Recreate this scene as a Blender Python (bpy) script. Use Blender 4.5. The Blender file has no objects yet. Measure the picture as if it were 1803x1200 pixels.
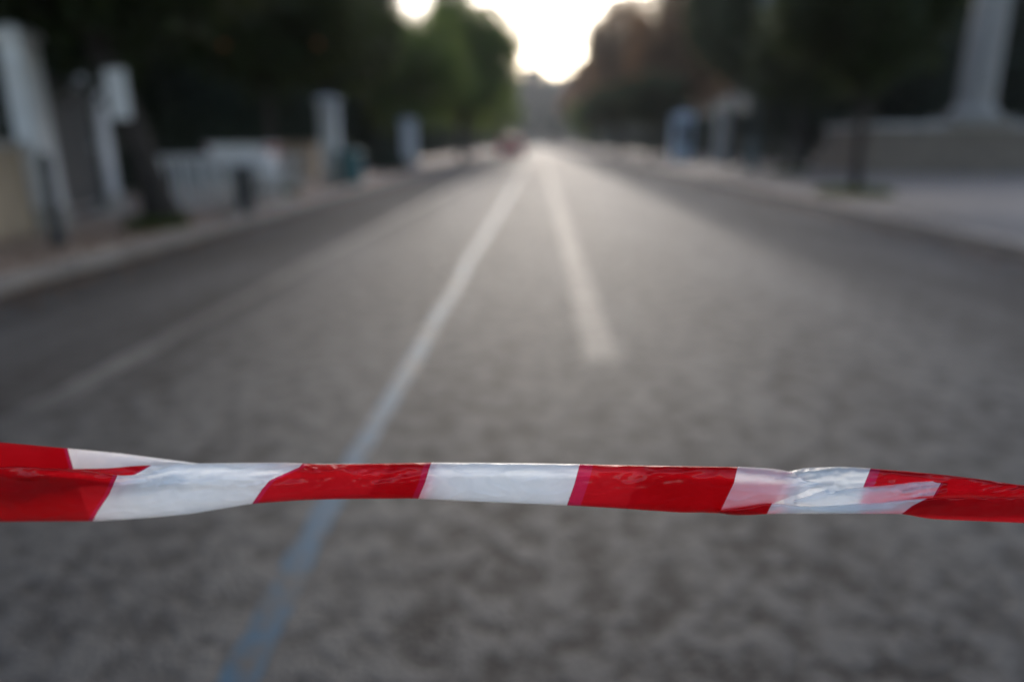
import bpy, bmesh, math, random
from math import radians as R, sin, cos, pi
from mathutils import Vector, Matrix, noise

S = bpy.context.scene
COL = S.collection
random.seed(11)

# ------------------------------------------------------------------ camera
CAM_H, PITCH, YAW = 1.15, 16.2, 2.2
FOCUS = 0.60
cd = bpy.data.cameras.new('camera')
cam = bpy.data.objects.new('camera', cd); COL.objects.link(cam)
cam.location = (0, 0, CAM_H)
cam.rotation_euler = (R(90 - PITCH), 0, R(YAW))
cd.sensor_width = 36; cd.lens = 24
cd.clip_start = 0.02; cd.clip_end = 6000
cd.dof.use_dof = True
cd.dof.focus_distance = FOCUS
cd.dof.aperture_fstop = 1.2
cd.dof.aperture_blades = 0
S.camera = cam

# ------------------------------------------------------------------ sky, sun, exposure
SUN_EL, SUN_AZ = 25.0, 1.5
w = bpy.data.worlds.new('World'); S.world = w; w.use_nodes = True
nt = w.node_tree; nt.nodes.clear()
sky = nt.nodes.new('ShaderNodeTexSky'); sky.sky_type = 'NISHITA'; sky.sun_disc = False
sky.sun_elevation = R(SUN_EL); sky.sun_rotation = R(SUN_AZ)
sky.air_density = 0.8; sky.dust_density = 1.4; sky.ozone_density = 0.0
bg = nt.nodes.new('ShaderNodeBackground'); bg.inputs['Strength'].default_value = 0.15
wo = nt.nodes.new('ShaderNodeOutputWorld')
nt.links.new(sky.outputs[0], bg.inputs[0]); nt.links.new(bg.outputs[0], wo.inputs[0])

sl = bpy.data.lights.new('sun', 'SUN'); sl.energy = 0.55; sl.angle = R(20); sl.color = (1, .95, .89)
sun = bpy.data.objects.new('sun', sl); COL.objects.link(sun)
d = Vector((sin(R(SUN_AZ)) * cos(R(SUN_EL)), cos(R(SUN_AZ)) * cos(R(SUN_EL)), sin(R(SUN_EL))))
sun.rotation_euler = d.to_track_quat('Z', 'Y').to_euler()
sun.location = d * 300

S.view_settings.view_transform = 'Standard'; S.view_settings.look = 'None'
S.view_settings.gamma = 1; S.view_settings.exposure = 1.18
S.render.engine = 'CYCLES'
S.cycles.use_denoising = True
S.cycles.max_bounces = 8; S.cycles.transparent_max_bounces = 12
S.cycles.caustics_reflective = False; S.cycles.caustics_refractive = False

# ------------------------------------------------------------------ materials
class NT:
    def __init__(s, name):
        s.m = bpy.data.materials.new(name); s.m.use_nodes = True
        s.t = s.m.node_tree; s.t.nodes.clear()
        s.out = s.n('ShaderNodeOutputMaterial')
    def n(s, typ, **kw):
        x = s.t.nodes.new(typ)
        for k, v in kw.items(): setattr(x, k, v)
        return x
    def l(s, a, b): s.t.links.new(a, b)
    def put(s, sock, v):
        if isinstance(v, bpy.types.NodeSocket): s.l(v, sock)
        else: sock.default_value = v
    def math(s, op, a, b=0.0, c=None):
        x = s.n('ShaderNodeMath', operation=op); s.put(x.inputs[0], a); s.put(x.inputs[1], b)
        if c is not None: s.put(x.inputs[2], c)
        return x.outputs[0]
    def mix(s, f, a, b, mode='MIX'):
        x = s.n('ShaderNodeMix', data_type='RGBA', blend_type=mode)
        s.put(x.inputs[0], f); s.put(x.inputs[6], a); s.put(x.inputs[7], b)
        return x.outputs[2]
    def noise(s, vec, scale, detail=4, rough=.55, dist=0):
        x = s.n('ShaderNodeTexNoise'); s.l(vec, x.inputs['Vector'])
        x.inputs['Scale'].default_value = scale; x.inputs['Detail'].default_value = detail
        x.inputs['Roughness'].default_value = rough; x.inputs['Distortion'].default_value = dist
        return x.outputs['Fac']
    def ramp(s, v, a, b):
        x = s.n('ShaderNodeMapRange'); s.put(x.inputs[0], v)
        x.inputs[1].default_value = a; x.inputs[2].default_value = b
        return x.outputs[0]
    def coord(s, kind='Object'):
        return s.n('ShaderNodeTexCoord').outputs[kind]
    def pos(s):
        return s.n('ShaderNodeNewGeometry').outputs['Position']
    def scale(s, vec, v):
        x = s.n('ShaderNodeMapping'); s.l(vec, x.inputs[0]); x.inputs['Scale'].default_value = v
        return x.outputs[0]
    def bump(s, h, strength, dist):
        x = s.n('ShaderNodeBump'); s.l(h, x.inputs['Height'])
        x.inputs['Strength'].default_value = strength; x.inputs['Distance'].default_value = dist
        return x.outputs[0]
    def principled(s, color, rough, normal=None, **kw):
        p = s.n('ShaderNodeBsdfPrincipled')
        s.put(p.inputs['Base Color'], color); s.put(p.inputs['Roughness'], rough)
        if normal is not None: s.l(normal, p.inputs['Normal'])
        for k, v in kw.items(): s.put(p.inputs[k], v)
        s.l(p.outputs[0], s.out.inputs['Surface'])
        return p

def C4(c): return (c[0], c[1], c[2], 1)

def m_plain(name, color, rough=.6, var=.25, scale=6, bump=.15, **kw):
    """painted or cast surface with dirt-like colour variation"""
    t = NT(name); o = t.coord()
    n1 = t.noise(o, scale, 5); n2 = t.noise(o, scale * 7, 4)
    f = t.ramp(t.math('ADD', t.math('MULTIPLY', n1, .65), t.math('MULTIPLY', n2, .35)), .32, .68)
    dark = tuple(c * (1 - var) for c in color); lite = tuple(min(1, c * (1 + var * .6)) for c in color)
    t.principled(t.mix(f, C4(dark), C4(lite)), rough, t.bump(n2, bump, .01), **kw)
    return t.m

def m_stone(name, color, block=None):
    t = NT(name); o = t.coord()
    n1 = t.noise(o, 2.2, 6, .6); n2 = t.noise(o, 30, 4)
    f = t.ramp(t.math('ADD', t.math('MULTIPLY', n1, .7), t.math('MULTIPLY', n2, .3)), .3, .7)
    c = t.mix(f, C4(tuple(x * .62 for x in color)), C4(tuple(min(1, x * 1.15) for x in color)))
    streak = t.ramp(t.noise(t.scale(o, (5, 5, .4)), 2.0, 4), .5, .75)
    c = t.mix(t.math('MULTIPLY', streak, .45), c, C4(tuple(x * .45 for x in color)))
    t.principled(c, .75, t.bump(n2, .3, .01))
    return t.m

def m_asphalt():
    t = NT('asphalt'); p = t.pos()
    agg = t.n('ShaderNodeTexVoronoi'); t.l(p, agg.inputs['Vector']); agg.inputs['Scale'].default_value = 75
    cellc = t.n('ShaderNodeSeparateColor'); t.l(agg.outputs['Color'], cellc.inputs[0])
    blot = t.noise(p, 9, 5, .68)            # dark pits between the stones
    blot2 = t.noise(p, 5, 4, .6)
    big = t.noise(t.scale(p, (1, .22, 1)), 1.1, 5, .6)
    pits = t.ramp(t.math('ADD', t.math('MULTIPLY', blot, .78), t.math('MULTIPLY', blot2, .22)), .425, .565)
    base = t.mix(pits, (.012, .012, .014, 1), (.064, .067, .073, 1))
    stones = t.mix(t.math('MULTIPLY', cellc.outputs[0], .28), base, t.mix(cellc.outputs[1], (.02, .02, .021, 1), (.15, .145, .138, 1)))
    # the two middle lanes are paler, the gutters darker
    sx = t.n('ShaderNodeSeparateXYZ'); t.l(p, sx.inputs[0])
    wob = t.math('MULTIPLY', t.math('SUBTRACT', big, .5), 1.1)
    ax = t.math('ABSOLUTE', t.math('ADD', t.math('ADD', sx.outputs[0], -.25), wob))
    gut = t.ramp(ax, 2.05, 2.75)
    c = t.mix(t.math('MULTIPLY', gut, .62), stones, (.034, .030, .029, 1))
    c = t.mix(t.math('MULTIPLY', t.ramp(big, .45, .62), .42), c, (.125, .125, .125, 1))
    tar = t.ramp(t.noise(t.scale(p, (1, .5, 1)), .9, 5, .65), .57, .64)
    c = t.mix(t.math('MULTIPLY', tar, .35), c, (.045, .045, .048, 1))
    # lost stones: scattered dark holes a few centimetres wide
    hv = t.n('ShaderNodeTexVoronoi'); hm = t.n('ShaderNodeVectorMath', operation='ADD')
    nz = t.n('ShaderNodeTexNoise'); t.l(p, nz.inputs['Vector']); nz.inputs['Scale'].default_value = 22; nz.inputs['Detail'].default_value = 3
    sc_ = t.n('ShaderNodeVectorMath', operation='SCALE'); t.l(nz.outputs['Color'], sc_.inputs[0]); sc_.inputs['Scale'].default_value = .045
    t.l(p, hm.inputs[0]); t.l(sc_.outputs[0], hm.inputs[1]); t.l(hm.outputs[0], hv.inputs['Vector'])
    hv.inputs['Scale'].default_value = 12
    hc = t.n('ShaderNodeSeparateColor'); t.l(hv.outputs['Color'], hc.inputs[0])
    size = t.math('ADD', -.04, t.math('MULTIPLY', .52, t.math('POWER', hc.outputs[0], 4.0)))
    pool = t.ramp(t.noise(p, 1.7, 4, .6), .42, .62)
    hole = t.math('MULTIPLY', t.math('SUBTRACT', 1, t.ramp(t.math('SUBTRACT', hv.outputs['Distance'], size), -.10, .08)), pool)
    c = t.mix(t.math('MULTIPLY', hole, .85), c, (.010, .010, .012, 1))
    pits = t.math('MULTIPLY', pits, t.math('SUBTRACT', 1, hole))
    h = t.math('ADD', t.math('MULTIPLY', pits, .7), t.math('MULTIPLY', agg.outputs['Distance'], -.6))
    rough = t.math('ADD', .68, t.math('MULTIPLY', gut, .22))
    pr = t.principled(c, rough, t.bump(h, .45, .012))
    t.l(t.math('ADD', .20, t.math('MULTIPLY', pits, .22)), pr.inputs['Specular IOR Level'])
    return t.m

def m_paint(name, col, keep, rough=.58, spec=.4):
    """worn road paint: the asphalt shows through where it has flaked"""
    t = NT(name); p = t.pos()
    wear = t.math('ADD', t.math('MULTIPLY', t.noise(p, 16, 4, .65), .5), t.math('MULTIPLY', t.noise(p, 2.4, 4), .5))
    f = t.ramp(wear, keep, keep + .12)
    c = t.mix(f, C4(col), (.055, .055, .056, 1))
    t.principled(c, rough, t.bump(wear, .3, .01), **{'Specular IOR Level': spec})
    return t.m

def m_pave(name, col, tile):
    t = NT(name); p = t.pos()
    b = t.n('ShaderNodeTexBrick'); t.l(p, b.inputs['Vector'])
    b.inputs['Scale'].default_value = 1; b.inputs['Brick Width'].default_value = tile; b.inputs['Row Height'].default_value = tile
    b.inputs['Mortar Size'].default_value = .008; b.offset = 0
    b.inputs['Color1'].default_value = C4(col); b.inputs['Color2'].default_value = C4(tuple(x * .8 for x in col))
    b.inputs['Mortar'].default_value = C4(tuple(x * .35 for x in col))
    n1 = t.ramp(t.noise(p, 1.3, 6, .62), .35, .7); n2 = t.noise(p, 40, 3)
    c = t.mix(t.math('MULTIPLY', n1, .5), b.outputs[0], C4((col[0] * .42, col[1] * .38, col[2] * .36)))
    c = t.mix(t.math('MULTIPLY', t.ramp(n2, .55, .7), .4), c, C4(tuple(x * 1.25 for x in col)))
    t.principled(c, .62, t.bump(t.math('ADD', b.outputs['Fac'], n2), -.2, .01))
    return t.m

def m_leaf(name, dark, mid, lite, tr=.3):
    t = NT(name); o = t.coord(); oi = t.n('ShaderNodeObjectInfo')
    n1 = t.ramp(t.noise(o, .9, 3), .34, .66); n2 = t.ramp(t.noise(o, 9, 2), .3, .7)
    c = t.mix(n1, C4(dark), C4(mid)); c = t.mix(t.math('MULTIPLY', n2, .55), c, C4(lite))
    c = t.mix(t.math('MULTIPLY', oi.outputs['Random'], .35), c, C4(tuple(x * .6 for x in dark)))
    p = t.n('ShaderNodeBsdfPrincipled'); t.l(c, p.inputs['Base Color']); p.inputs['Roughness'].default_value = .6; p.inputs['Specular IOR Level'].default_value = .22
    q = t.n('ShaderNodeBsdfTranslucent'); t.l(t.mix(.5, c, C4(lite)), q.inputs['Color'])
    mx = t.n('ShaderNodeMixShader'); mx.inputs[0].default_value = tr
    t.l(p.outputs[0], mx.inputs[1]); t.l(q.outputs[0], mx.inputs[2]); t.l(mx.outputs[0], t.out.inputs[0])
    return t.m

def m_bark(name, col):
    t = NT(name); o = t.coord()
    n1 = t.noise(t.scale(o, (1, 1, .22)), 16, 5, .6); n2 = t.noise(o, 3, 4)
    c = t.mix(t.ramp(n1, .35, .65), C4(tuple(x * .45 for x in col)), C4(col))
    c = t.mix(t.math('MULTIPLY', t.ramp(n2, .5, .65), .5), c, C4(tuple(x * 1.5 for x in col)))
    t.principled(c, .85, t.bump(n1, .7, .03))
    return t.m

def m_tape():
    """thin printed polythene film: 'stripe' is the distance to the nearest printed edge (red > 0)"""
    t = NT('tape_film'); o = t.coord()
    st = t.n('ShaderNodeAttribute', attribute_name='stripe').outputs['Fac']
    mg = t.n('ShaderNodeAttribute', attribute_name='overprint').outputs['Fac']
    n1 = t.noise(o, 55, 4); n2 = t.noise(o, 18, 3)
    red = t.ramp(st, -.35, .35)
    inm = t.math('MULTIPLY', red, t.math('SUBTRACT', 1, t.ramp(t.math('SUBTRACT', st, mg), -.5, .5)))
    edge = t.math('MULTIPLY', red, t.math('SUBTRACT', 1, t.ramp(st, .8, 1.6)))
    redc = t.mix(t.ramp(n2, .35, .65), (.56, .003, .010, 1), (.66, .006, .016, 1))
    white = t.mix(t.ramp(n1, .35, .7), (.86, .88, .91, 1), (.93, .94, .96, 1))
    c = t.mix(red, white, redc)
    c = t.mix(t.math('MULTIPLY', inm, .75), c, (.62, .035, .16, 1))
    c = t.mix(t.math('MULTIPLY', edge, .55), c, (.32, .004, .05, 1))
    sp = t.n('ShaderNodeTexVoronoi'); t.l(o, sp.inputs['Vector']); sp.inputs['Scale'].default_value = 60
    speck = t.math('MULTIPLY', t.math('LESS_THAN', sp.outputs['Distance'], .055), t.ramp(t.noise(o, 7, 2), .60, .62))
    c = t.mix(speck, c, (.03, .025, .025, 1))
    wr = t.n('ShaderNodeTexNoise', noise_type='RIDGED_MULTIFRACTAL')
    t.l(t.scale(o, (.35, 1, 1)), wr.inputs['Vector']); wr.inputs['Scale'].default_value = 34; wr.inputs['Detail'].default_value = 3
    wr.inputs['Distortion'].default_value = .6
    nrm = t.bump(t.math('ADD', t.math('MULTIPLY', wr.outputs['Fac'], t.math('MULTIPLY', .30, t.ramp(t.noise(o, 11, 2), .48, .62))), n2), .14, .004)
    cr = t.n('ShaderNodeAttribute', attribute_name='crinkle').outputs['Fac']
    w2 = t.n('ShaderNodeTexNoise', noise_type='RIDGED_MULTIFRACTAL')
    mp = t.n('ShaderNodeMapping'); t.l(o, mp.inputs[0]); mp.inputs['Scale'].default_value = (.30, 1, 1); mp.inputs['Rotation'].default_value = (0, R(14), 0)
    t.l(mp.outputs[0], w2.inputs['Vector']); w2.inputs['Scale'].default_value = 48; w2.inputs['Detail'].default_value = 2; w2.inputs['Distortion'].default_value = .5
    b2 = t.n('ShaderNodeBump'); b2.inputs['Strength'].default_value = .85; b2.inputs['Distance'].default_value = .010
    t.l(t.math('MULTIPLY', cr, w2.outputs['Fac']), b2.inputs['Height']); t.l(nrm, b2.inputs['Normal']); nrm = b2.outputs[0]
    p = t.n('ShaderNodeBsdfPrincipled'); t.l(c, p.inputs['Base Color']); t.l(nrm, p.inputs['Normal'])
    p.inputs['Roughness'].default_value = .36; p.inputs['Specular IOR Level'].default_value = .2
    p.inputs['Coat Weight'].default_value = .8; p.inputs['Coat Roughness'].default_value = .07
    t.l(nrm, p.inputs['Coat Normal'])
    q = t.n('ShaderNodeBsdfTranslucent'); t.l(c, q.inputs['Color'])
    tp = t.n('ShaderNodeBsdfTransparent'); t.l(t.mix(red, (.9, .9, .92, 1), (.75, .02, .03, 1)), tp.inputs['Color'])
    m1 = t.n('ShaderNodeMixShader'); t.l(t.math('ADD', .46, t.math('MULTIPLY', red, -.04)), m1.inputs[0])
    t.l(p.outputs[0], m1.inputs[1]); t.l(q.outputs[0], m1.inputs[2])
    m2 = t.n('ShaderNodeMixShader'); t.l(t.math('ADD', .15, t.math('MULTIPLY', red, .21)), m2.inputs[0])
    t.l(m1.outputs[0], m2.inputs[1]); t.l(tp.outputs[0], m2.inputs[2])
    t.l(m2.outputs[0], t.out.inputs[0])
    return t.m

M = {}
M['asphalt'] = m_asphalt()
M['white_paint'] = m_paint('white_road_paint', (.15, .147, .14), .425, .66, .4)
M['blue_paint'] = m_paint('blue_road_paint', (.005, .072, .145), .49, .57, .42)
M['edge_paint'] = m_paint('faded_road_paint', (.15, .147, .14), .44)
M['pave_l'] = m_pave('pavement_slabs', (.50, .37, .29), .5)
M['pave_r'] = m_pave('pavement_slabs_grey', (.125, .105, .090), .5)
M['kerb'] = m_stone('kerb_stone', (.32, .275, .24))
M['soil'] = m_plain('soil', (.07, .055, .04), .95, .4, 1.5, .5)
M['hill'] = m_plain('wooded_slope', (.05, .06, .05), .95, .5, .15, .5)
M['marble'] = m_stone('pale_marble', (.66, .66, .65))
M['grey_marble'] = m_stone('weathered_marble', (.30, .26, .22))
M['marble_warm'] = m_stone('warm_stone', (.50, .45, .40))
M['tan'] = m_stone('tan_stone', (.56, .42, .29))
M['brownstone'] = m_stone('brown_grey_stone', (.19, .140, .100))
M['iron'] = m_plain('dark_iron', (.035, .036, .038), .55, .3, 5)
M['gate_sheet'] = m_plain('gate_sheet', (.075, .072, .068), .5, .3, 3)
M['galv'] = m_plain('galvanised_steel', (.66, .66, .65), .45, .2, 8, .1, Metallic=.2)
M['green_iron'] = m_plain('green_painted_iron', (.030, .062, .066), .45, .3, 6)
M['teal'] = m_plain('teal_plastic', (.05, .14, .15), .5, .25, 4)
M['black_plastic'] = m_plain('black_plastic', (.018, .018, .02), .5, .3, 6)
M['white_board'] = m_plain('white_board', (.80, .77, .76), .5, .15, 3)
M['maroon'] = m_plain('maroon_paint', (.20, .025, .035), .5, .2, 4)
M['booth'] = m_plain('booth_paint', (.40, .47, .52), .5, .15, 2)
M['glass'] = m_plain('dark_glass', (.02, .022, .025), .5, .1, 2, 0)
M['car_red'] = m_plain('red_car_paint', (.40, .012, .02), .5, .1, 1, 0)
M['tyre'] = m_plain('tyre_rubber', (.02, .02, .02), .85, .2, 12)
M['tail'] = m_plain('tail_light_plastic', (.5, .02, .02), .2, .1, 3, 0)
M['plate'] = m_plain('plate_white', (.7, .7, .68), .4, .05, 3, 0)
M['orange'] = m_plain('orange_peel', (.62, .20, .02), .45, .2, 20)
M['bark'] = m_bark('bark', (.040, .030, .024))
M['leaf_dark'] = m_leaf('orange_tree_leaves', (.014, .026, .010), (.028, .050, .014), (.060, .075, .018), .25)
M['leaf_mid'] = m_leaf('orange_tree_leaves_greener', (.013, .028, .009), (.028, .054, .013), (.07, .09, .018), .3)  # a slightly greener leaf than leaf_dark
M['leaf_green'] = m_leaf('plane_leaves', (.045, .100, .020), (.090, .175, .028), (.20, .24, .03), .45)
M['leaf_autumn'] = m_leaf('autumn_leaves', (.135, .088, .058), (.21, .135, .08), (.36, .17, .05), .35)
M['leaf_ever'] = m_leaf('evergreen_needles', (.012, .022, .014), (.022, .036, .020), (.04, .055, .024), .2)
M['dead_leaf'] = m_leaf('dead_leaves', (.10, .05, .025), (.17, .085, .04), (.26, .15, .06), .2)
M['grass'] = m_leaf('grass_blades', (.06, .09, .022), (.10, .13, .035), (.16, .17, .06), .35)
M['tape'] = m_tape()

# ------------------------------------------------------------------ mesh helpers
class MB:
    def __init__(s): s.v = []; s.f = []
    def quad(s, a, b, c, d):
        i = len(s.v); s.v += [a, b, c, d]; s.f.append((i, i + 1, i + 2, i + 3))
    def box(s, x0, x1, y0, y1, z0, z1, taper=1.0):
        i = len(s.v); cx, cy = (x0 + x1) / 2, (y0 + y1) / 2
        for z, k in ((z0, 1), (z1, taper)):
            for x, y in ((x0, y0), (x1, y0), (x1, y1), (x0, y1)):
                s.v.append((cx + (x - cx) * k, cy + (y - cy) * k, z))
        for q in ((3, 2, 1, 0), (4, 5, 6, 7), (0, 1, 5, 4), (1, 2, 6, 5), (2, 3, 7, 6), (3, 0, 4, 7)):
            s.f.append(tuple(i + k for k in q))
        return s
    def tube(s, pts, rad, seg=10, cap=True):
        """swept tube through pts with a radius per point"""
        pts = [Vector(p) for p in pts]
        if not hasattr(rad, '__len__'): rad = [rad] * len(pts)
        base = len(s.v)
        for k, p in enumerate(pts):
            t = (pts[min(k + 1, len(pts) - 1)] - pts[max(k - 1, 0)]).normalized()
            u = t.orthogonal().normalized() if abs(t.z) < .9 else Vector((1, 0, 0)) - t * t.x
            u.normalize(); v2 = t.cross(u)
            for a in range(seg):
                an = 2 * pi * a / seg
                s.v.append(tuple(p + (u * cos(an) + v2 * sin(an)) * rad[k]))
        for k in range(len(pts) - 1):
            for a in range(seg):
                b = (a + 1) % seg
                s.f.append((base + k * seg + a, base + k * seg + b, base + (k + 1) * seg + b, base + (k + 1) * seg + a))
        if cap:
            s.f.append(tuple(base + a for a in reversed(range(seg))))
            s.f.append(tuple(base + (len(pts) - 1) * seg + a for a in range(seg)))
        return s
    def lathe(s, prof, seg=20, c=(0, 0, 0)):
        return s.tube_v([(c[0], c[1], c[2] + z) for r, z in prof], [max(r, .0005) for r, z in prof], seg)
    def tube_v(s, pts, rad, seg):
        base = len(s.v)
        for p, r in zip(pts, rad):
            for a in range(seg):
                an = 2 * pi * a / seg
                s.v.append((p[0] + r * cos(an), p[1] + r * sin(an), p[2]))
        for k in range(len(pts) - 1):
            for a in range(seg):
                b = (a + 1) % seg
                s.f.append((base + k * seg + a, base + k * seg + b, base + (k + 1) * seg + b, base + (k + 1) * seg + a))
        s.f.append(tuple(base + a for a in reversed(range(seg))))
        s.f.append(tuple(base + (len(pts) - 1) * seg + a for a in range(seg)))
        return s
    def build(s, name, mat, parent=None, smooth=False, bevel=0):
        me = bpy.data.meshes.new(name); me.from_pydata(s.v, [], s.f); me.update()
        if smooth: me.polygons.foreach_set('use_smooth', [True] * len(me.polygons))
        me.materials.append(mat)
        o = bpy.data.objects.new(name, me); COL.objects.link(o)
        if parent is not None: o.parent = parent
        if bevel:
            b = o.modifiers.new('bevel', 'BEVEL'); b.width = bevel; b.segments = 2; b.limit_method = 'ANGLE'
        return o

def tag(o, label, cat, group=None):
    o['label'] = label; o['category'] = cat
    if group: o['group'] = group
    return o

def thing(name, label, cat, loc=(0, 0, 0), rz=0, group=None):
    o = bpy.data.objects.new(name, None); COL.objects.link(o)
    o.location = loc; o.rotation_euler = (0, 0, R(rz)); o.empty_display_size = .2
    return tag(o, label, cat, group)

def struct(o): o['kind'] = 'structure'; return o

def dup(root, loc, rz, label, scale=1.0):
    r = root.copy(); COL.objects.link(r); r.location = loc; r.rotation_euler = (0, 0, R(rz)); r['label'] = label
    r.scale = (scale,) * 3 if not hasattr(scale, '__len__') else scale
    for ch in list(root.children):
        c = ch.copy(); COL.objects.link(c); c.parent = r
        for g in list(ch.children):
            e = g.copy(); COL.objects.link(e); e.parent = c
    return r

# ------------------------------------------------------------------ setting
KL, KR = -4.2, 5.1          # road edges
YB, YF = -12.0, 420.0
def sheet(name, mat, x0, x1, y0, y1, z, nx=2, ny=2):
    m = MB()
    for i in range(nx):
        for j in range(ny):
            xa, xb = x0 + (x1 - x0) * i / nx, x0 + (x1 - x0) * (i + 1) / nx
            ya, yb = y0 + (y1 - y0) * j / ny, y0 + (y1 - y0) * (j + 1) / ny
            m.quad((xa, ya, z), (xb, ya, z), (xb, yb, z), (xa, yb, z))
    return struct(m.build(name, mat))
sheet('ground', M['soil'], -900, 900, -900, 1500, -.012)
sheet('road', M['asphalt'], KL, KR, YB, YF, 0)
m = MB(); m.box(KL - 7.5, KL - .18, YB, 190, -.3, .118); struct(m.build('pavement', M['pave_l']))
m = MB(); m.box(KR + .18, KR + 13.5, YB, 190, -.3, .118); struct(m.build('pavement', M['pave_r']))
for xa, xb in ((KL - .18, KL), (KR, KR + .18)):
    m = MB(); y = YB
    while y < 190:
        e = random.uniform(-.006, .006)
        m.box(xa + e, xb + e, y, y + .992, -.3, .128 + random.uniform(-.006, .006)); y += 1.0
    struct(m.build('kerb', M['kerb'], bevel=.012))
# painted lines
def line(name, mat, x, wd, segs, wob=0):
    m = MB()
    def rg(y, e): return .014 * noise.noise((e * 9.1, y * 9, x))
    for y0, y1 in segs:
        n = min(max(1, int((y1 - y0) / .05)), 1600)
        for k in range(n):
            ya, yb = y0 + (y1 - y0) * k / n, y0 + (y1 - y0) * (k + 1) / n
            fa, fb = (noise.noise((0, ya * .5, 3)) * wob, noise.noise((0, yb * .5, 3)) * wob)
            m.quad((x + fa - wd / 2 + rg(ya, 1), ya, .004), (x + fa + wd / 2 + rg(ya, 2), ya, .004), (x + fb + wd / 2 + rg(yb, 2), yb, .004), (x + fb - wd / 2 + rg(yb, 1), yb, .004))
    return struct(m.build(name, mat))
line('blue_line', M['blue_paint'], -.68, .085, [(-6, 60)], .05)
line('centre_line', M['white_paint'], .36, .19, [(3.55, 160)])
line('edge_line', M['edge_paint'], -2.25, .13, [(-2, 60)], .03)

# distant wooded hill
m = MB(); nx, ny = 60, 16
def hz(x, y):
    return max(0, 36 * math.exp(-((y - 420) / 110) ** 2) * (1 + .35 * noise.noise((x * .006, 0, 0))) + 2.5 * noise.noise((x * .04, y * .04, 5))) - .5
P = [[(-500 + 1000 * i / nx, 230 + 400 * j / ny) for j in range(ny + 1)] for i in range(nx + 1)]
for i in range(nx):
    for j in range(ny):
        q = [P[i][j], P[i + 1][j], P[i + 1][j + 1], P[i][j + 1]]
        m.quad(*[(x, y, hz(x, y)) for x, y in q])
struct(m.build('hill', M['hill'], smooth=True))

# ------------------------------------------------------------------ trees
def tree_parts(h, rad, base, nl, leaf, nq, trunk_r, lean=(0, 0), seed=1, flat=1.0):
    """trunk with limbs, and a crown of leaf-sized faces gathered in clumps"""
    rnd = random.Random(seed)
    cz = (h + base) / 2; hz_ = (h - base) / 2
    lobes = []
    for k in range(nl):
        while True:
            p = Vector((rnd.uniform(-1, 1), rnd.uniform(-1, 1), rnd.uniform(-1, 1)))
            if .25 < p.length < 1: break
        sc = rnd.uniform(.24, .42)
        p *= (1 - sc * .75) / max(p.length, .55) * p.length
        lobes.append((Vector((p.x * rad + lean[0], p.y * rad + lean[1], cz + p.z * hz_)), sc * rad))
    t = MB(); fork = base + .25
    pts = []; rr = []
    for k in range(7):
        f = k / 6; pts.append((lean[0] * f ** 1.3 + .05 * noise.noise((seed, f * 3, 0)), lean[1] * f ** 1.3, fork * f))
        rr.append(trunk_r * (1.45 if k == 0 else 1.12 if k == 1 else 1 - .28 * f))
    t.tube(pts, rr, 12)
    top = Vector(pts[-1])
    t.tube([top, top.lerp(Vector((lean[0], lean[1], h)), .45) + Vector((.1, -.1, 0)), (lean[0], lean[1], h * .92)], [trunk_r * .72, trunk_r * .4, .02], 8)
    for c, r in lobes[:14]:
        mid = top.lerp(c, .5) + Vector((0, 0, .12 * (c - top).length))
        t.tube([top - Vector((0, 0, .12)), mid, c], [trunk_r * .5, trunk_r * .28, .02], 6)
    m = MB(); tot = sum(r * r for c, r in lobes)
    for c, r in lobes:
        for q in range(int(nq * r * r / tot)):
            a = rnd.uniform(0, 2 * pi); z = rnd.uniform(-1, 1); s = math.sqrt(1 - z * z)
            n = Vector((s * cos(a), s * sin(a), z))
            rr_ = r * (rnd.random() ** .4) * (1 + .35 * noise.noise(n * 2.2 + c))
            p = c + Vector((n.x * rr_, n.y * rr_, n.z * rr_ * flat))
            if p.z < base - .5: continue
            u = Vector((rnd.gauss(0, 1), rnd.gauss(0, 1), rnd.gauss(0, .7))).normalized()
            v = u.cross(n + Vector((rnd.gauss(0, .6), rnd.gauss(0, .6), rnd.gauss(0, .6))))
            if v.length < .05: continue
            v.normalize(); L = leaf * rnd.uniform(.6, 1.35)
            m.quad(tuple(p - u * L), tuple(p + v * L * .5), tuple(p + u * L), tuple(p - v * L * .5))
    return t, m

def tree(name, label, loc, leafmat, group, rz=0, **kw):
    t, m = tree_parts(**kw)
    o = thing(name, label, 'tree', loc, rz, group)
    t.build('trunk', M['bark'], o, smooth=True)
    m.build('crown', M[leafmat], o)
    return o

GL, GR = 'trees along the left pavement', 'trees along the right pavement'
PZ = .118
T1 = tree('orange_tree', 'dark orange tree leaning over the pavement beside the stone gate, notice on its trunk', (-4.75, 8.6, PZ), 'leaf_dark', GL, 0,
          h=5.4, rad=2.5, base=1.95, nl=34, leaf=.11, nq=17000, trunk_r=.18, lean=(-.62, .1), seed=3)
T2 = tree('orange_tree', 'thin trunked dark orange tree beyond the crowd barriers', (-5.5, 14.3, PZ), 'leaf_mid', GL, 40,
          h=5.2, rad=2.35, base=2.1, nl=30, leaf=.11, nq=16000, trunk_r=.11, lean=(.1, .15), seed=8)
T2['label'] = 'dark orange tree with brown fruit standing beyond the crowd barriers'
dup(T2, (-6.3, 21.8, PZ), 200, 'orange tree between two pale gate piers, near the teal bin', (1.08, 1.08, 1.25))
G1 = tree('plane_tree', 'round bright green tree against the sky at the left of the road', (-4.9, 45, PZ), 'leaf_green', GL, 10,
          h=10.6, rad=4.5, base=1.7, nl=52, leaf=.16, nq=19000, trunk_r=.22, seed=21)
dup(G1, (-6.4, 33, PZ), 130, 'low green tree just nearer than the round bright green tree', (.8, .8, .68))
dup(G1, (-6.4, 68, PZ), 250, 'green tree on the left side just behind the round bright green one', .92)
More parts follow.
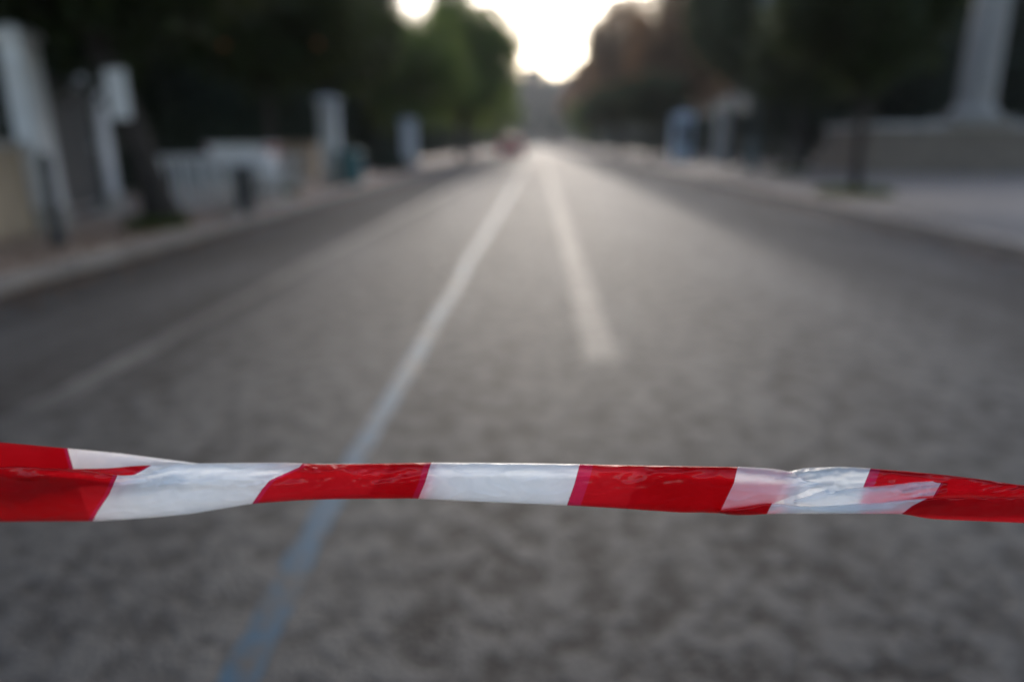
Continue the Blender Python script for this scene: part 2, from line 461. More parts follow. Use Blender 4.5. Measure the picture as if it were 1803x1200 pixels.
dup(G1, (-6.6, 100, PZ), 70, 'far green tree left of the red car', 1.0)
dup(G1, (-7.6, 145, PZ), 160, 'farthest tree in the left row, beyond the red car', 1.05)
tr = tree('plane_tree', 'large unseen tree added to shade the foreground, whose trunk holds the left end of the tape', (-5.4, .62, PZ), 'leaf_green', GL, 0,
          h=10.2, rad=5.5, base=3.6, nl=70, leaf=.24, nq=30000, trunk_r=.2, lean=(1.1, 1.3), seed=31)  # added out of view; dense crown leans forward to shade the near road
PL = tr
dup(tr, (6.9, .70, PZ), -8, 'large unseen tree added to shade the foreground, whose trunk holds the right end of the tape', (-1.3, 1.3, 1.12))['group'] = GR  # mirrored copy, also added out of view to shade the near road

def rt(o): o['group'] = GR; return o
rt(dup(T2, (6.55, 14.7, PZ), 75, 'dark tree with grass round its foot on the right pavement', (.80, .80, 1.0)))
rt(dup(T2, (8.8, 25, PZ), 310, 'dark tree just right of the tall lamp column', (1.02, 1.02, 1.1)))
rt(dup(T2, (9.0, 33.5, PZ), 30, 'tall dark green tree left of the lamp column', (1.15, 1.15, 1.8)))
rt(dup(T2, (7.1, 45, PZ), 20, 'low dark tree left of the pale blue booth', 1.0))
rt(dup(T2, (6.6, 60, PZ), 120, 'second low dark tree along the right kerb beyond the booth', 1.1))
rt(dup(T2, (6.6, 80, PZ), 220, 'third low dark tree along the right kerb beyond the booth', 1.15))
rt(dup(G1, (6.8, 108, PZ), 300, 'farthest green tree along the right kerb', .7))
A1 = tree('autumn_tree', 'tall brown autumn tree behind the pale blue booth', (10.4, 56, PZ), 'leaf_autumn', GR, 0,
          h=14, rad=4.3, base=3.2, nl=50, leaf=.2, nq=17000, trunk_r=.28, seed=41)
rt(dup(A1, (9.6, 84, PZ), 110, 'brown autumn tree at the right edge of the sky gap', 1.28))
rt(dup(A1, (9.6, 122, PZ), 220, 'rusty autumn tree second from the far end of the right side', 1.2))
rt(dup(A1, (9.0, 165, PZ), 330, 'rusty autumn tree at the far end of the right side, lowest beside the sky gap', 1.22))
rt(dup(A1, (15, 70, 0), 40, 'brown autumn tree set back behind the two others', 1.15))

GB = 'evergreens behind the street'
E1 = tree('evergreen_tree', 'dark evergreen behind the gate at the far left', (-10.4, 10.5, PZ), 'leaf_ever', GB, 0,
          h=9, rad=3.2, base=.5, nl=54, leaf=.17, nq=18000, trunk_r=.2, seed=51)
for x, y, rz, sc, lb in (
        (-10.8, 16.5, 60, 1.0, 'dark evergreen behind the white topped stall'),
        (-11.0, 24, 140, .95, 'dark evergreen behind the tan stone box'),
        (-11.5, 32, 200, .9, 'dark evergreen set back behind the farther pale piers'),
        (-12, 43, 250, .85, 'dark evergreen set back behind the round green tree'),
        (12.6, 34, 20, 1.0, 'dark evergreen behind the left end of the stone terrace'),
        (17.0, 33.5, 90, 1.1, 'dark evergreen behind the marble column'),
        (22.0, 33, 150, 1.1, 'dark evergreen at the far right behind the terrace'),
        (15.5, 46, 210, 1.15, 'dark evergreen set back behind the lamp column'),
        (27.5, 35, 280, 1.1, 'dark evergreen beyond the right end of the terrace')):
    dup(E1, (x, y, 0), rz, lb, sc)

def hedge(label, pts, wd, hh, n, seed):
    rnd = random.Random(seed); m = MB(); c = MB()
    o = thing('hedge', label, 'hedge', (0, 0, .1))
    for (xa, ya), (xb, yb) in zip(pts, pts[1:]):
        L = math.hypot(xb - xa, yb - ya); dx, dy = (xb - xa) / L, (yb - ya) / L
        for k in range(int(L / .9)):
            q = k * .9; c.tube([(xa + dx * q, ya + dy * q, 0), (xa + dx * q + rnd.uniform(-.2, .2), ya + dy * q, hh * .8)], [.05, .012], 6)
        for k in range(int(n * L)):
            q = rnd.uniform(0, L); t_ = rnd.uniform(-1, 1); z = rnd.uniform(.02, 1)
            top = hh * (1 + .14 * noise.noise((q * .5, seed, 0)))
            wv = wd * (1 + .3 * noise.noise((q * .7, z * 2, seed)))
            p = Vector((xa + dx * q - dy * t_ * wv, ya + dy * q + dx * t_ * wv, z * top))
            u = Vector((rnd.gauss(0, 1), rnd.gauss(0, 1), rnd.gauss(0, 1))).normalized(); v = u.orthogonal().normalized(); l = rnd.uniform(.09, .17)
            m.quad(tuple(p - u * l), tuple(p + v * l * .6), tuple(p + u * l), tuple(p - v * l * .6))
    m.build('foliage', M['leaf_ever'], o); c.build('stems', M['bark'], o)
hedge('tall dark hedge behind the stall and the low pale fence', [(-8.6, 11.4), (-8.9, 60)], .55, 2.9, 420, 2)
hedge('tall dark hedge set back behind the lamp column and the booth', [(13.6, 32.5), (13.0, 100)], .6, 3.0, 330, 6)
hedge('tall dark hedge far along the left side beyond the round green tree', [(-9.2, 62), (-9.6, 170)], .7, 3.4, 160, 9)
hedge('tall dark hedge far along the right side beyond the brown trees', [(12.6, 102), (12.0, 180)], .7, 3.4, 160, 12)

# woods along the far hill: one mass nobody could count
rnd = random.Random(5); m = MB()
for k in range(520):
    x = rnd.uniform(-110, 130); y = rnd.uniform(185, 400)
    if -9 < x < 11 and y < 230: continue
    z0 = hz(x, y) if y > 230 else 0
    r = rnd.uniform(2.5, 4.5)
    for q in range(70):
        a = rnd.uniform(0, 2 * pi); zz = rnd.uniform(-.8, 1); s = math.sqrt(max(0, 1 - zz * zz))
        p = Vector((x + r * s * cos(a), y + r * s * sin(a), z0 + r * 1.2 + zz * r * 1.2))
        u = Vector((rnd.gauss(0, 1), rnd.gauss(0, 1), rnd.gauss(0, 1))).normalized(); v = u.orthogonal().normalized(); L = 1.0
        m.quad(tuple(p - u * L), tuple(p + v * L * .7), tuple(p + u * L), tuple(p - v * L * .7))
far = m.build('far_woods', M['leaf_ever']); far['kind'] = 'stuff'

# oranges still on the tree: parts of it
for o, spots in ((T1, ((1.35, -1.2, 2.75), (1.5, -1.05, 2.6), (1.15, -1.35, 2.55))), (T2, ((-1.2, -1.7, 2.6), (.3, -2.1, 2.7)))):
    for p in spots:
        mm = MB(); mm.lathe([(.002, -.042), (.022, -.036), (.038, -.018), (.042, 0), (.038, .018), (.022, .035), (.002, .04)], 12, p)
        mm.build('orange', M['orange'], o, smooth=True)

# ------------------------------------------------------------------ left pavement: gate, railing, barriers, stall
def pier(label, loc, h, wd, mat='marble', rz=0):
    o = thing('gate_pier', label, 'pier', loc, rz, 'pale gate piers on the left')
    k = wd / 2
    MB().box(-k * 1.25, k * 1.25, -k * 1.25, k * 1.25, 0, .28).build('plinth', M['marble_warm'], o, bevel=.012)
    MB().box(-k, k, -k, k, .28, h - .16, .96).build('shaft', M[mat], o, bevel=.015)
    c = MB(); c.box(-k * 1.25, k * 1.25, -k * 1.25, k * 1.25, h - .16, h - .07); c.box(-k * 1.1, k * 1.1, -k * 1.1, k * 1.1, h - .07, h, .55)
    c.build('cap', M[mat], o, bevel=.01)
    return o
pier('pale stone pier at the far left, left of the dark gate', (-5.96, 8.2, PZ), 2.3, .29, 'white_board')
pier('slim pale pier right of the dark gate', (-6.48, 10.22, PZ), 1.95, .26, 'white_board')
pier('pale stone pier standing alone beside the teal bin', (-5.4, 18.2, PZ), 2.15, .42)
pier('pale pier farthest along the left pavement', (-5.6, 30.5, PZ), 2.0, .55)

g = thing('iron_gate', 'dark sheet metal gate between two pale stone piers', 'gate', (-6.02, 8.40, PZ), 14.4)
MB().box(-.025, .025, .0, 1.73, .22, 1.75).build('panel', M['gate_sheet'], g, bevel=.005)
f = MB()
for y0, y1, z0, z1 in ((0, 1.73, .08, .15), (0, 1.73, 1.78, 1.85), (0, .05, .15, 1.78), (1.68, 1.73, .15, 1.78)):
    f.box(-.04, .04, y0, y1, z0, z1)
f.build('frame', M['iron'], g)
MB().box(.028, .075, 1.45, 1.56, .95, 1.0).build('handle', M['galv'], g, bevel=.006)

wl = thing('stone_wall', 'low tan stone wall at the far left edge', 'wall', (-6.15, 0, PZ))
MB().box(-.16, .16, 2.5, 7.98, 0, .95).build('wall', M['tan'], wl, bevel=.01)
MB().box(-.21, .21, 2.5, 7.98, .952, 1.04).build('coping', M['marble_warm'], wl, bevel=.012)
rl = MB()
for k in range(46):
    y = 2.6 + k * .117; rl.tube([(0, y, 1.042), (0, y, 1.95)], .011, 6)
for z in (1.12, 1.88): rl.box(-.015, .015, 2.55, 7.95, z, z + .03)
fr = rl.build('iron_railing', M['iron'], None); fr.location = (-6.15, 0, PZ)
tag(fr, 'dark iron railing on top of the low tan wall', 'railing')

lw = thing('pale_fence', 'low pale fence of upright bars running behind the crowd barriers', 'fence', (-5.95, 10.55, PZ))
b = MB(); n = 26
for k in range(n): b.box(-.015, .015, .1 + k * .27, .145 + k * .27, .14, .72)
b.build('bars', M['marble'], lw)
r_ = MB(); r_.box(-.03, .03, .0, 7.2, .722, .78); r_.box(-.035, .035, .0, 7.2, .0, .138); r_.build('rail', M['marble_warm'], lw, bevel=.006)

cb = thing('crowd_barrier', 'steel crowd barrier nearest the leaning tree', 'barrier', (-4.98, 9.75, PZ), 38, 'crowd barriers on the left pavement')
f = MB()
f.tube([(-.62, 0, .12), (-.62, 0, .78), (-.56, 0, .84), (.56, 0, .84), (.62, 0, .78), (.62, 0, .12)], .019, 8)
f.tube([(-.62, 0, .15), (.62, 0, .15)], .016, 8); f.build('frame', M['galv'], cb, smooth=True)
f = MB()
for k in range(6): f.tube([(-.5 + k * .2, 0, .15), (-.5 + k * .2, 0, .84)], .026, 8)
f.build('bars', M['galv'], cb, smooth=True)
for sx in (-.62, .62):
    MB().tube([(sx, -.28, .016), (sx, -.2, .05), (sx, 0, .13), (sx, .2, .05), (sx, .28, .016)], .016, 8).build('foot', M['galv'], cb, smooth=True)
dup(cb, (-4.45, 10.95, PZ), 76, 'steel crowd barrier behind the dark litter bin')
dup(cb, (-4.78, 12.3, PZ), 104, 'steel crowd barrier farthest from the leaning tree')

st = thing('street_stall', 'stall with a white top and maroon ends behind the crowd barriers', 'stall', (-5.5, 13.0, PZ), 4); st.scale = (.82, 1, 1)
MB().box(-.62, .62, -.35, .35, .62, .97).build('counter', M['white_board'], st, bevel=.012)
MB().box(-.70, .70, -.40, .40, .972, 1.0).build('counter_top', M['white_board'], st, bevel=.008)
for sx in (-1, 1):
    MB().box(sx * .66 - .035, sx * .66 + .035, -.37, .37, .60, .97).build('end_panel', M['maroon'], st, bevel=.008)
    for sy in (-1, 1):
        MB().tube([(sx * .58, sy * .3, 0), (sx * .58, sy * .3, .62)], .022, 8).build('leg', M['galv'], st, smooth=True)

tb = thing('stone_box', 'tan stone planter box right of the white topped stall', 'planter', (-7.0, 20.0, PZ), 0); tb.scale = (1.15, 1, 1.1)
bx = MB(); bx.box(-.55, .55, -.4, .4, 0, .82, 1.06); bx.build('box', M['tan'], tb, bevel=.02)
MB().box(-.63, .63, -.48, .48, .822, .93).build('rim', M['tan'], tb, bevel=.015)
MB().box(-.5, .5, -.35, .35, .932, .945).build('soil', M['soil'], tb)

def bin_(name, label, loc, hgt, rad, mat, lidmat):
    o = thing(name, label, 'bin', loc)
    MB().lathe([(rad * .8, 0), (rad * .84, .02), (rad, hgt * .86), (rad * 1.05, hgt * .87), (rad * 1.05, hgt * .9), (rad * .9, hgt * .9)], 24).build('body', M[mat], o, smooth=False)
    MB().lathe([(rad * 1.07, hgt * .902), (rad * 1.07, hgt * .93), (rad * .8, hgt * .98), (rad * .3, hgt), (.01, hgt)], 24).build('lid', M[lidmat], o)
    return o
bin_('litter_bin', 'narrow black litter bin in front of the crowd barriers', (-4.42, 10.3, PZ), .72, .135, 'black_plastic', 'iron')
b = bin_('litter_bin', 'squat teal bin at the foot of a pale pier', (-4.85, 18.0, PZ), .85, .33, 'teal', 'teal')

bo = thing('bollard', 'slim dark bollard at the far left in front of the pale pier', 'bollard', (-5.0, 6.95, PZ))
MB().lathe([(.085, 0), (.085, .06), (.06, .09), (.052, .75), (.065, .77), (.065, .81), (.05, .83)], 18).build('post', M['iron'], bo)
MB().lathe([(.05, .832), (.058, .86), (.045, .91), (.01, .935)], 18).build('cap', M['iron'], bo, smooth=True)

nb = thing('notice_board', 'pale notice sheet fixed high on the leaning orange tree trunk', 'notice', (-5.02, 8.43, 1.42), -18)
MB().box(-.165, .165, -.008, .008, 0, .56).build('sheet', M['white_board'], nb, bevel=.004)
MB().box(-.02, .02, .01, .2, .15, .2).build('bracket', M['iron'], nb)

def shrub(label, loc, r, seed, h=1.0):
    rnd = random.Random(seed); m = MB()
    for q in range(2600):
        a = rnd.uniform(0, 2 * pi); z = rnd.uniform(0, 1); s = math.sqrt(1 - z * z)
        k = r * rnd.random() ** .4 * (1 + .3 * noise.noise((cos(a) * 2, sin(a) * 2, z * 2 + seed)))
        p = Vector((s * cos(a) * k, s * sin(a) * k, z * k * h + .05))
        u = Vector((rnd.gauss(0, 1), rnd.gauss(0, 1), rnd.gauss(0, 1))).normalized(); v = u.orthogonal().normalized(); L = .05
        m.quad(tuple(p - u * L), tuple(p + v * L * .5), tuple(p + u * L), tuple(p - v * L * .5))
    o = thing('shrub', label, 'shrub', loc)
    m.build('foliage', M['leaf_ever'], o)
    t = MB()
    for k in range(5):
        a = k * 1.26; t.tube([(0, 0, 0), (cos(a) * r * .3, sin(a) * r * .3, r * .45 * h)], [.02, .008], 6)
    t.build('stem', M['bark'], o)
    return o
shrub('low dark shrub on the left pavement beyond the teal bin', (-5.5, 25.5, PZ), .8, 3)

# ------------------------------------------------------------------ right pavement: terrace, column, lamp, booth
te = thing('stone_terrace', 'brown grey stepped stone terrace at the right', 'terrace', (11.2, 24.6, PZ))
MB().box(0, 15, 0, 5.0, 0, .42).build('step', M['brownstone'], te, bevel=.02)
MB().box(.25, 15, .45, 5.0, .422, .95).build('step', M['brownstone'], te, bevel=.02)
MB().box(.5, 15, .9, 5.0, .952, 1.5).build('wall', M['brownstone'], te, bevel=.02)
MB().box(.42, 15, .82, 5.0, 1.503, 1.66).build('coping', M['marble_warm'], te, bevel=.02)
co = thing('marble_column', 'tall pale marble column standing on the stone terrace', 'column', (15.35, 26.1, PZ + 1.663))
MB().box(-.95, .95, -.8, .8, 0, .16).build('plinth', M['grey_marble'], co, bevel=.02)
MB().lathe([(.72, .162), (.74, .24), (.66, .36), (.56, .48), (.52, .6), (.50, 1.5), (.46, 4.2), (.43, 5.2), (.47, 5.26), (.43, 5.32)], 32).build('shaft', M['grey_marble'], co)
c = MB(); c.lathe([(.44, 5.322), (.6, 5.5)], 32); c.box(-.64, .64, -.64, .64, 5.503, 5.68); c.build('capital', M['grey_marble'], co)

co.scale = (1.15, 1.15, 1.15)
lc = thing('lamp_column', 'tall dark green lamp column on the right pavement', 'street lamp', (8.0, 27, PZ))
MB().lathe([(.30, 0), (.30, .12), (.24, .16), (.22, .8), (.25, .86), (.17, .95), (.14, 1.1)], 20).build('base', M['green_iron'], lc)
MB().lathe([(.14, 1.102), (.125, 3.5), (.10, 7.2)], 16).build('pole', M['green_iron'], lc, smooth=True)
MB().tube([(0, 0, 7.15), (-.3, 0, 7.6), (-.9, 0, 7.85), (-1.4, 0, 7.8)], [.06, .05, .045, .04], 10).build('arm', M['green_iron'], lc, smooth=True)
lh = MB().box(-1.95, -1.3, -.14, .14, 7.72, 7.84, .8).build('lamp_head', M['green_iron'], lc, bevel=.02)
MB().box(-1.88, -1.38, -.1, .1, 7.70, 7.718).build('lens', M['white_board'], lh)

bt = thing('booth', 'pale blue grey booth on the right pavement', 'booth', (8.3, 42, PZ))
MB().box(-.5, .5, -.5, .5, 0, 2.35).build('cabin', M['booth'], bt, bevel=.02)
r_ = MB(); r_.box(-.6, .6, -.6, .6, 2.353, 2.45); r_.box(-.6, .6, -.6, .6, 2.453, 2.7, .25); r_.build('roof', M['booth'], bt, bevel=.015)
MB().box(-.3, .3, -.52, -.503, 1.1, 1.9).build('window', M['glass'], bt)
d_ = MB().box(-.518, -.503, -.33, .33, .05, 2.05).build('door', M['white_board'], bt)
MB().box(-.56, -.52, .2, .26, 1.0, 1.05).build('handle', M['galv'], d_)
gp = thing('stone_pillar', 'narrow pale grey pillar between the booth and the lamp column', 'pillar', (9.5, 37.5, PZ))
MB().box(-.36, .36, -.36, .36, 0, .3).build('plinth', M['marble_warm'], gp, bevel=.015)
MB().box(-.28, .28, -.28, .28, .302, 2.45, .93).build('shaft', M['marble_warm'], gp, bevel=.015)
MB().box(-.34, .34, -.34, .34, 2.452, 2.62, .85).build('cap', M['marble_warm'], gp, bevel=.015)

# grass round tree feet, dead leaves along both kerbs
def scatter(name, mat, pts, L, up, seed):
    rnd = random.Random(seed); m = MB()
    for x, y, z in pts:
        a = rnd.uniform(0, 2 * pi); l = L * rnd.uniform(.6, 1.3)
        if up:
            u = Vector((cos(a), sin(a), 0)) * l * .12; v = Vector((rnd.gauss(0, .3) * l, rnd.gauss(0, .3) * l, l))
            p = Vector((x, y, z)); m.v += [tuple(p - u), tuple(p + u), tuple(p + v)]; n = len(m.v); m.f.append((n - 3, n - 2, n - 1))
        else:
            u = Vector((cos(a), sin(a), rnd.uniform(-.2, .3))) * l; v = Vector((-sin(a), cos(a), rnd.uniform(-.2, .3))) * l * .55
            p = Vector((x, y, z + l * .25)); m.quad(tuple(p - u), tuple(p + v), tuple(p + u), tuple(p - v))
    o = m.build(name, mat); o['kind'] = 'stuff'; return o
rnd = random.Random(77)
pts = []
for cx, cy, r in ((6.5, 14.6, .75), (8.75, 24.9, .6), (-4.8, 8.5, .35), (-5.5, 14.2, .5)):
    for k in range(1500):
        a = rnd.uniform(0, 2 * pi); q = r * math.sqrt(rnd.random()); pts.append((cx + q * cos(a), cy + q * sin(a), PZ))
scatter('grass', M['grass'], pts, .14, True, 4)
pts = []
for k in range(9000):
    y = 2.5 + 60 * rnd.random() ** 1.6
    if rnd.random() < .55:
        side = rnd.random()
        x, z = (KL + abs(rnd.gauss(0, .22)), .004) if side < .4 else (KL - .2 - abs(rnd.gauss(.25, .5)), PZ + .004)
    else:
        x, z = (KR - abs(rnd.gauss(0, .3)), .004) if rnd.random() < .6 else (KR + .2 + abs(rnd.gauss(0, .5)), PZ + .004)
    pts.append((x, y, z))
scatter('fallen_leaves', M['dead_leaf'], pts, .045, False, 5)

# ------------------------------------------------------------------ red car far down the road
car = thing('parked_car', 'red hatchback far down the road on the left, seen from behind', 'car', (-1.95, 50, 0))
prof = [(-2.0, .45), (-2.02, .62), (-1.98, .92), (-1.78, .98), (-1.62, 1.0), (-1.25, 1.42), (-.9, 1.49), (0, 1.5), (.35, 1.44), (.95, 1.02), (1.75, .86), (1.98, .72), (2.02, .5), (1.98, .3), (-1.9, .3)]
m = MB(); n = len(prof)
for sx, k in ((-1, 0), (1, 1)):
    for y, z in prof:
        inset = .84 - max(0, z - .95) * .36
        m.v.append((sx * inset, y, z))
m.f.append(tuple(range(n - 1, -1, -1))); m.f.append(tuple(range(n, 2 * n)))
for k in range(n): m.f.append((k, (k + 1) % n, n + (k + 1) % n, n + k))
m.build('body', M['car_red'], car, bevel=.05)
MB().quad if False else None
w_ = MB(); a, b2 = (-1.60, 1.045), (-1.29, 1.385)
off = .012
w_.quad((-.66, a[0] - off, a[1] + .01), (.66, a[0] - off, a[1] + .01), (.56, b2[0] - off, b2[1] + .01), (-.56, b2[0] - off, b2[1] + .01))
w_.build('rear_window', M['glass'], car)
for sx in (-1, 1):
    s_ = MB(); e = .008
    def sp(y, z): return (sx * (.84 - max(0, z - .95) * .36 + e), y, z)
    s_.quad(sp(-1.35, 1.05), sp(.75, 1.05), sp(.3, 1.4), sp(-1.1, 1.4)); s_.build('side_window', M['glass'], car)
    MB().box(sx * .70 - .11, sx * .70 + .11, -2.04, -1.9, .72, .95).build('tail_light', M['tail'], car, bevel=.02)
    MB().box(sx * .62 - .16, sx * .62 + .16, 1.86, 2.0, .62, .75).build('headlight', M['plate'], car, bevel=.02)
    MB().box(sx * .96 - .08, sx * .96 + .08, .5, .62, .98, 1.12).build('mirror', M['car_red'], car, bevel=.03)
    for y in (-1.25, 1.3):
        wh = MB(); wh.tube([(sx * .68, y, .31), (sx * .86, y, .31)], .31, 24)
        wo_ = wh.build('wheel', M['tyre'], car, bevel=.03)
        MB().tube([(sx * .862, y, .31), (sx * .875, y, .31)], .19, 16).build('rim', M['galv'], wo_)
MB().box(-.8, .8, -2.1, -1.95, .34, .58).build('bumper', M['car_red'], car, bevel=.04)
MB().box(-.26, .26, -2.045, -2.025, .72, .83).build('number_plate', M['plate'], car)

# ------------------------------------------------------------------ the barrier tape
from mathutils import Euler
Rm = Euler((R(90 - PITCH), 0, R(YAW))).to_matrix()
PX = 36 / 1803 / 24
def at(px, py, y):
    """point of the vertical plane Y = y seen in photo pixel (px, py)"""
    dv = Rm @ Vector(((px - 901.5) * PX, (600 - py) * PX, -1))
    k = y / dv.y
    return Vector((0, 0, CAM_H)) + dv * k
def lerp_poly(poly, x):
    if x <= poly[0][0]: return poly[0][1]
    for (a, b), (c, d2) in zip(poly, poly[1:]):
        if x <= c:
            t = (x - a) / (c - a); return b + (d2 - b) * t
    return poly[-1][1]
def smooth_poly(poly, x, w=14):
    return (lerp_poly(poly, x - w) + 2 * lerp_poly(poly, x) + lerp_poly(poly, x + w)) / 4
YT = .5685           # distance of the tape plane
ZONES = ((60, 832, 60, 14, .8), (260, 838, 70, 16, .7), (350, 850, 110, 12, 1.0), (560, 828, 70, 10, 1.0), (690, 842, 60, 16, .8), (480, 850, 60, 20, .5), (920, 850, 80, 20, .15),
         (1180, 832, 60, 8, .35), (1420, 838, 55, 16, 1.0), (1480, 868, 60, 14, .6), (1630, 866, 50, 16, 1.0), (1760, 866, 60, 14, 1.0))
def film(name, parent, x0, x1, top, bot, bounds, first_red, dy, bulge, wr=1.0, rows=26, step=2.2, seed=0, tilt=((0, 0), (1, 0)), end=None):
    """one layer of the folded tape. top/bot: edge curves; bounds: printed edges as polylines (y, x) with overprint width"""
    xs = []; x = x0
    while x < x1 - .01:
        xs.append(x)
        x += step if -60 < x < 1860 else 60
    xs.append(x1)
    verts = []; st = []; mg = []; ck = []
    for x in xs:
        x_ = x
        for r in range(rows + 1):
            v = .5 - .5 * cos(pi * r / rows); x = x_
            if end is not None and x > x1 - 130:      # the fold at the twist ends in a point, not a straight cut
                k_ = (x - x1 + 130) / 130; x = x + lerp_poly(end, v) * k_ * k_ * (3 - 2 * k_)
            yt, yb = smooth_poly(top, x), smooth_poly(bot, x)
            py = yt + (yb - yt) * v
            e = abs(2 * v - 1)
            prof_ = 1 - math.sqrt(max(0, 1 - min(1, e) ** 2.6))
            q = Vector((x * .011, py * .035, seed * 7.3))
            n1 = noise.noise(q); n2 = abs(noise.noise(Vector((x * .02 + py * .03, py * .06 - x * .006, seed * 3.1 + 9))))
            n3 = abs(noise.noise(Vector((x * .05 - py * .04, py * .12, seed * 2.7 + 4))))
            zone = sum(a * math.exp(-((x - cx) / rx) ** 2 - ((py - cy) / ry) ** 2) for cx, cy, rx, ry, a in ZONES)
            n4 = abs(noise.noise(Vector((x * .012 + py * .012, py * .10 + x * .016, seed * 5.7 + 2))))
            dep = dy + bulge * prof_ + lerp_poly(tilt, x) * (v - .5) + wr * (.0016 * n1 - .0011 * (1 - min(1, n2 * 3)) - (.00012 + .0011 * zone) * (1 - min(1, n3 * 2.6)) - .0030 * zone * (1 - min(1, n4 * 2.4)))
            verts.append(at(x, py, YT + dep)); ck.append(min(1, zone))
            best = None; red = first_red
            for bl, ow in bounds:
                bx = lerp_poly(bl, py) if len(bl) > 1 else bl[0][1]
                dist = x - bx
                sgn = -1 if not red else 1      # colour before this edge
                val = (-dist) * sgn
                if best is None or abs(dist) < abs(best[0]): best = (val, ow)
                red = not red
            if best is None: best = (99 if first_red else -99, 0)
            st.append(best[0]); mg.append(best[1])
    faces = []; R1 = rows + 1
    for i in range(len(xs) - 1):
        for r in range(rows):
            a = i * R1 + r; faces.append((a, a + 1, a + R1 + 1, a + R1))
    me = bpy.data.meshes.new(name); me.from_pydata([tuple(v) for v in verts], [], faces)
    me.attributes.new('stripe', 'FLOAT', 'POINT').data.foreach_set('value', st)
    me.attributes.new('overprint', 'FLOAT', 'POINT').data.foreach_set('value', mg)
    me.attributes.new('crinkle', 'FLOAT', 'POINT').data.foreach_set('value', ck)
    me.polygons.foreach_set('use_smooth', [True] * len(me.polygons)); me.update()
    me.materials.append(M['tape'])
    o = bpy.data.objects.new(name, me); COL.objects.link(o)
    if parent: o.parent = parent
    return o

def repeat(x0, x1, pitch, y0, y1, lean):
    """printed edges further along the tape, outside the frame"""
    out = []; x = x0
    while (x < x1 if pitch > 0 else x > x1):
        out.append(([(y0, x + lean / 2), (y1, x - lean / 2)], 8)); x += pitch
    return out
XL, XR = -9950, 14300
left_edges = list(reversed(repeat(-130, XL, -305, 775, 920, 70)))
n_left = len(left_edges)
right_edges = repeat(1925, XR, 300, 830, 920, -30)

tape_parts = []
root = film('barrier_tape', None, XL, 1412,
    [(XL, 800), (-400, 815), (0, 821), (45, 821), (130, 826), (185, 832), (215, 838), (260, 832), (300, 816), (360, 815), (450, 814), (520, 814), (560, 817), (640, 816), (720, 814), (760, 813.5), (900, 814.5), (1000, 816), (1100, 818), (1300, 821), (1360, 824), (1390, 829), (1412, 836), (1455, 848)],
    [(XL, 940), (-400, 920), (0, 918), (165, 917), (250, 912), (330, 905), (445, 886), (530, 880), (600, 878), (735, 877), (830, 882), (1000, 889), (1100, 895), (1200, 902), (1270, 901), (1290, 898), (1355, 887), (1412, 876), (1455, 856)],
    left_edges + [([(826, 210), (838, 206), (870, 192), (900, 172), (917, 163)], 8),
     ([(814, 534), (822, 527), (845, 475), (860, 462), (886, 444)], 9),
     ([(813, 760), (823, 756), (850, 748), (878, 736)], 11),
     ([(816, 1021), (850, 1012), (890, 998)], 24),
     ([(821, 1299), (850, 1292), (900, 1268)], 0)],
    (n_left % 2 == 0), 0, .010, 1.0, seed=1,
    tilt=((-200, .05), (120, .04), (330, .008), (520, 0), (1100, 0), (1300, .006), (1412, -.006)), rows=40, end=((0, -24), (.38, 40), (.8, 0), (1, -50)))
# colour before the first edge in the frame is red: flip when the count of outer edges is odd
tag(root, 'red and white striped plastic barrier tape, twisted and stretched across the road', 'barrier tape')

# rear layer of the flattened, folded tape: shows through as a tint
tape_parts.append(film('folded_layer', root, XL, 1400,
    [(XL, 806), (-400, 824), (0, 828), (130, 832), (215, 840), (260, 834), (300, 818), (520, 816), (760, 815), (1000, 818), (1300, 823), (1400, 832)],
    [(XL, 932), (-400, 914), (0, 913), (165, 912), (250, 908), (300, 902), (445, 884), (600, 876), (735, 875), (1000, 887), (1200, 900), (1290, 904), (1358, 904), (1400, 896)],
    left_edges + [([(825, 128), (915, 158)], 0), ([(815, 690), (880, 640)], 0), ([(815, 770), (880, 742)], 0), ([(820, 1132), (900, 1100)], 0), ([(823, 1400), (885, 1362), (905, 1352)], 0)],
    (n_left % 2 == 0), .0185, -.006, .8, rows=16, step=3, seed=2, tilt=((-200, .05), (120, .04), (330, .008), (520, 0))))
# upper strip at the left: the tape folded back behind the crease
tape_parts.append(film('folded_layer', root, XL, 352,
    [(XL, 770), (-400, 766), (0, 778), (120, 789), (215, 798), (330, 813), (352, 816)],
    [(XL, 900), (-400, 850), (0, 850), (130, 850), (250, 838), (352, 822)],
    left_edges + [([(778, 116), (790, 119), (829, 130)], 6)], (n_left % 2 == 0), .026, -.004, .6, rows=16, step=3, seed=3, tilt=((-200, .05), (60, .045), (135, -.012), (330, -.012))))
tape_parts.append(film('folded_layer', root, 30, 330,
    [(30, 822), (130, 825), (190, 824), (245, 819), (266, 818.5), (330, 815.5)],
    [(30, 850), (130, 850), (215, 860), (330, 850)],
    [([(818, 267), (828, 251), (841, 226), (860, 205)], 5)], True, .006, .005, 1.4, rows=14, seed=4))
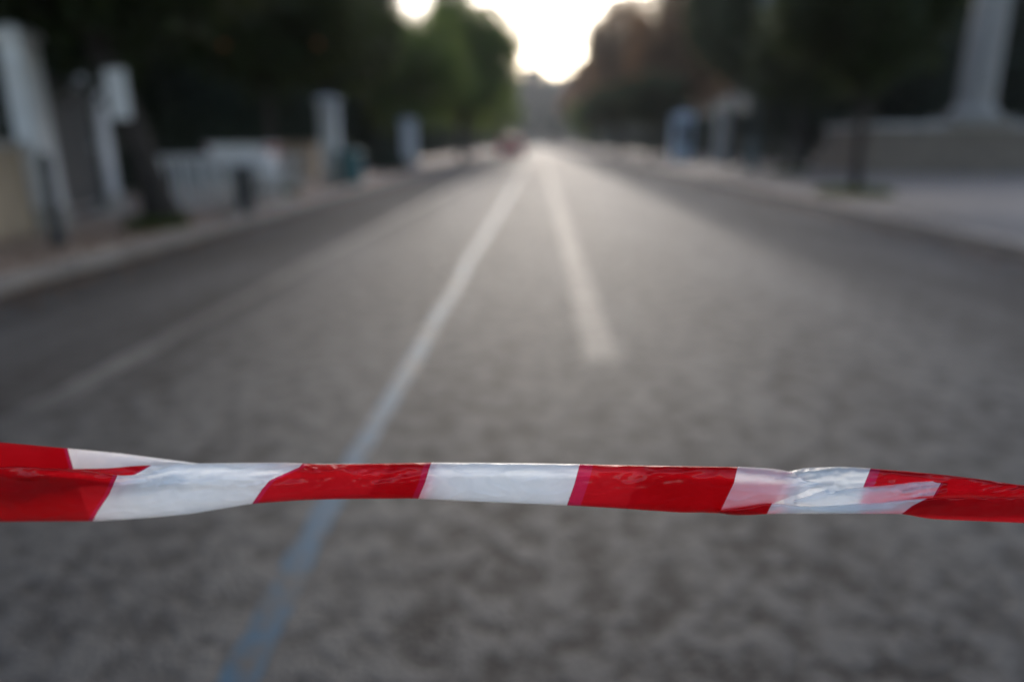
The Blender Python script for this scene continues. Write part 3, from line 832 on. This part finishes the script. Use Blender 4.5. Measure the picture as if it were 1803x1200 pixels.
# right of the twist
tape_parts.append(film('folded_layer', root, 1380, XR,
    [(1380, 832), (1395, 828), (1412, 823.5), (1450, 822), (1485, 821), (1532, 824), (1600, 829), (1680, 837), (1720, 842), (1775, 850), (1803, 854), (2100, 860), (XR, 850)],
    [(1380, 890), (1430, 892), (1500, 888), (1630, 880), (1803, 878), (2100, 884), (XR, 930)],
    [([(824, 1533), (857, 1520), (890, 1508)], 18)] + right_edges, False, .010, .008, 1.8, seed=5, tilt=((1400, -.008), (1520, 0), (1640, .02), (1900, .02))))
tape_parts.append(film('folded_layer', root, 1398, 1668,
    [(1398, 881), (1420, 872), (1447, 862), (1520, 857), (1560, 854), (1655, 842), (1668, 848)],
    [(1398, 885), (1450, 892), (1520, 890), (1640, 878), (1668, 868)],
    [([(840, 1662), (880, 1640)], 4)], False, .004, .006, 1.6, rows=16, seed=6))
tape_parts.append(film('folded_layer', root, 1262, XR,
    [(1262, 899), (1290, 895), (1358, 884), (1400, 890), (1450, 890), (1500, 886.5), (1560, 882), (1632, 876), (1720, 875), (1803, 874.5), (2100, 878), (XR, 890)],
    [(1262, 900.5), (1280, 906), (1320, 906.5), (1350, 904), (1420, 903.5), (1590, 904), (1635, 913), (1680, 915), (1803, 920), (2100, 930), (XR, 1000)],
    [([(884, 1360), (904, 1350)], 0), ([(876, 1634), (890, 1606), (904, 1588)], 3)] + right_edges, True, .0012, .006, 1.2, rows=18, seed=7, tilt=((1300, .006), (1550, -.004), (1640, .018), (1900, .018))))
# knots round the two added trunks the tape is tied to
# ------------------------------------------------------------------ air
m = MB().box(-520, 520, -60, 700, -1.2, 60)
hz_o = m.build('haze', M['soil']); hz_o['kind'] = 'stuff'
ht = NT('air'); v = ht.n('ShaderNodeVolumePrincipled'); v.inputs['Density'].default_value = .0003; v.inputs['Color'].default_value = (.85, .88, .95, 1); v.inputs['Anisotropy'].default_value = .55
ht.l(v.outputs[0], ht.out.inputs['Volume'])
hz_o.data.materials.clear(); hz_o.data.materials.append(ht.m)
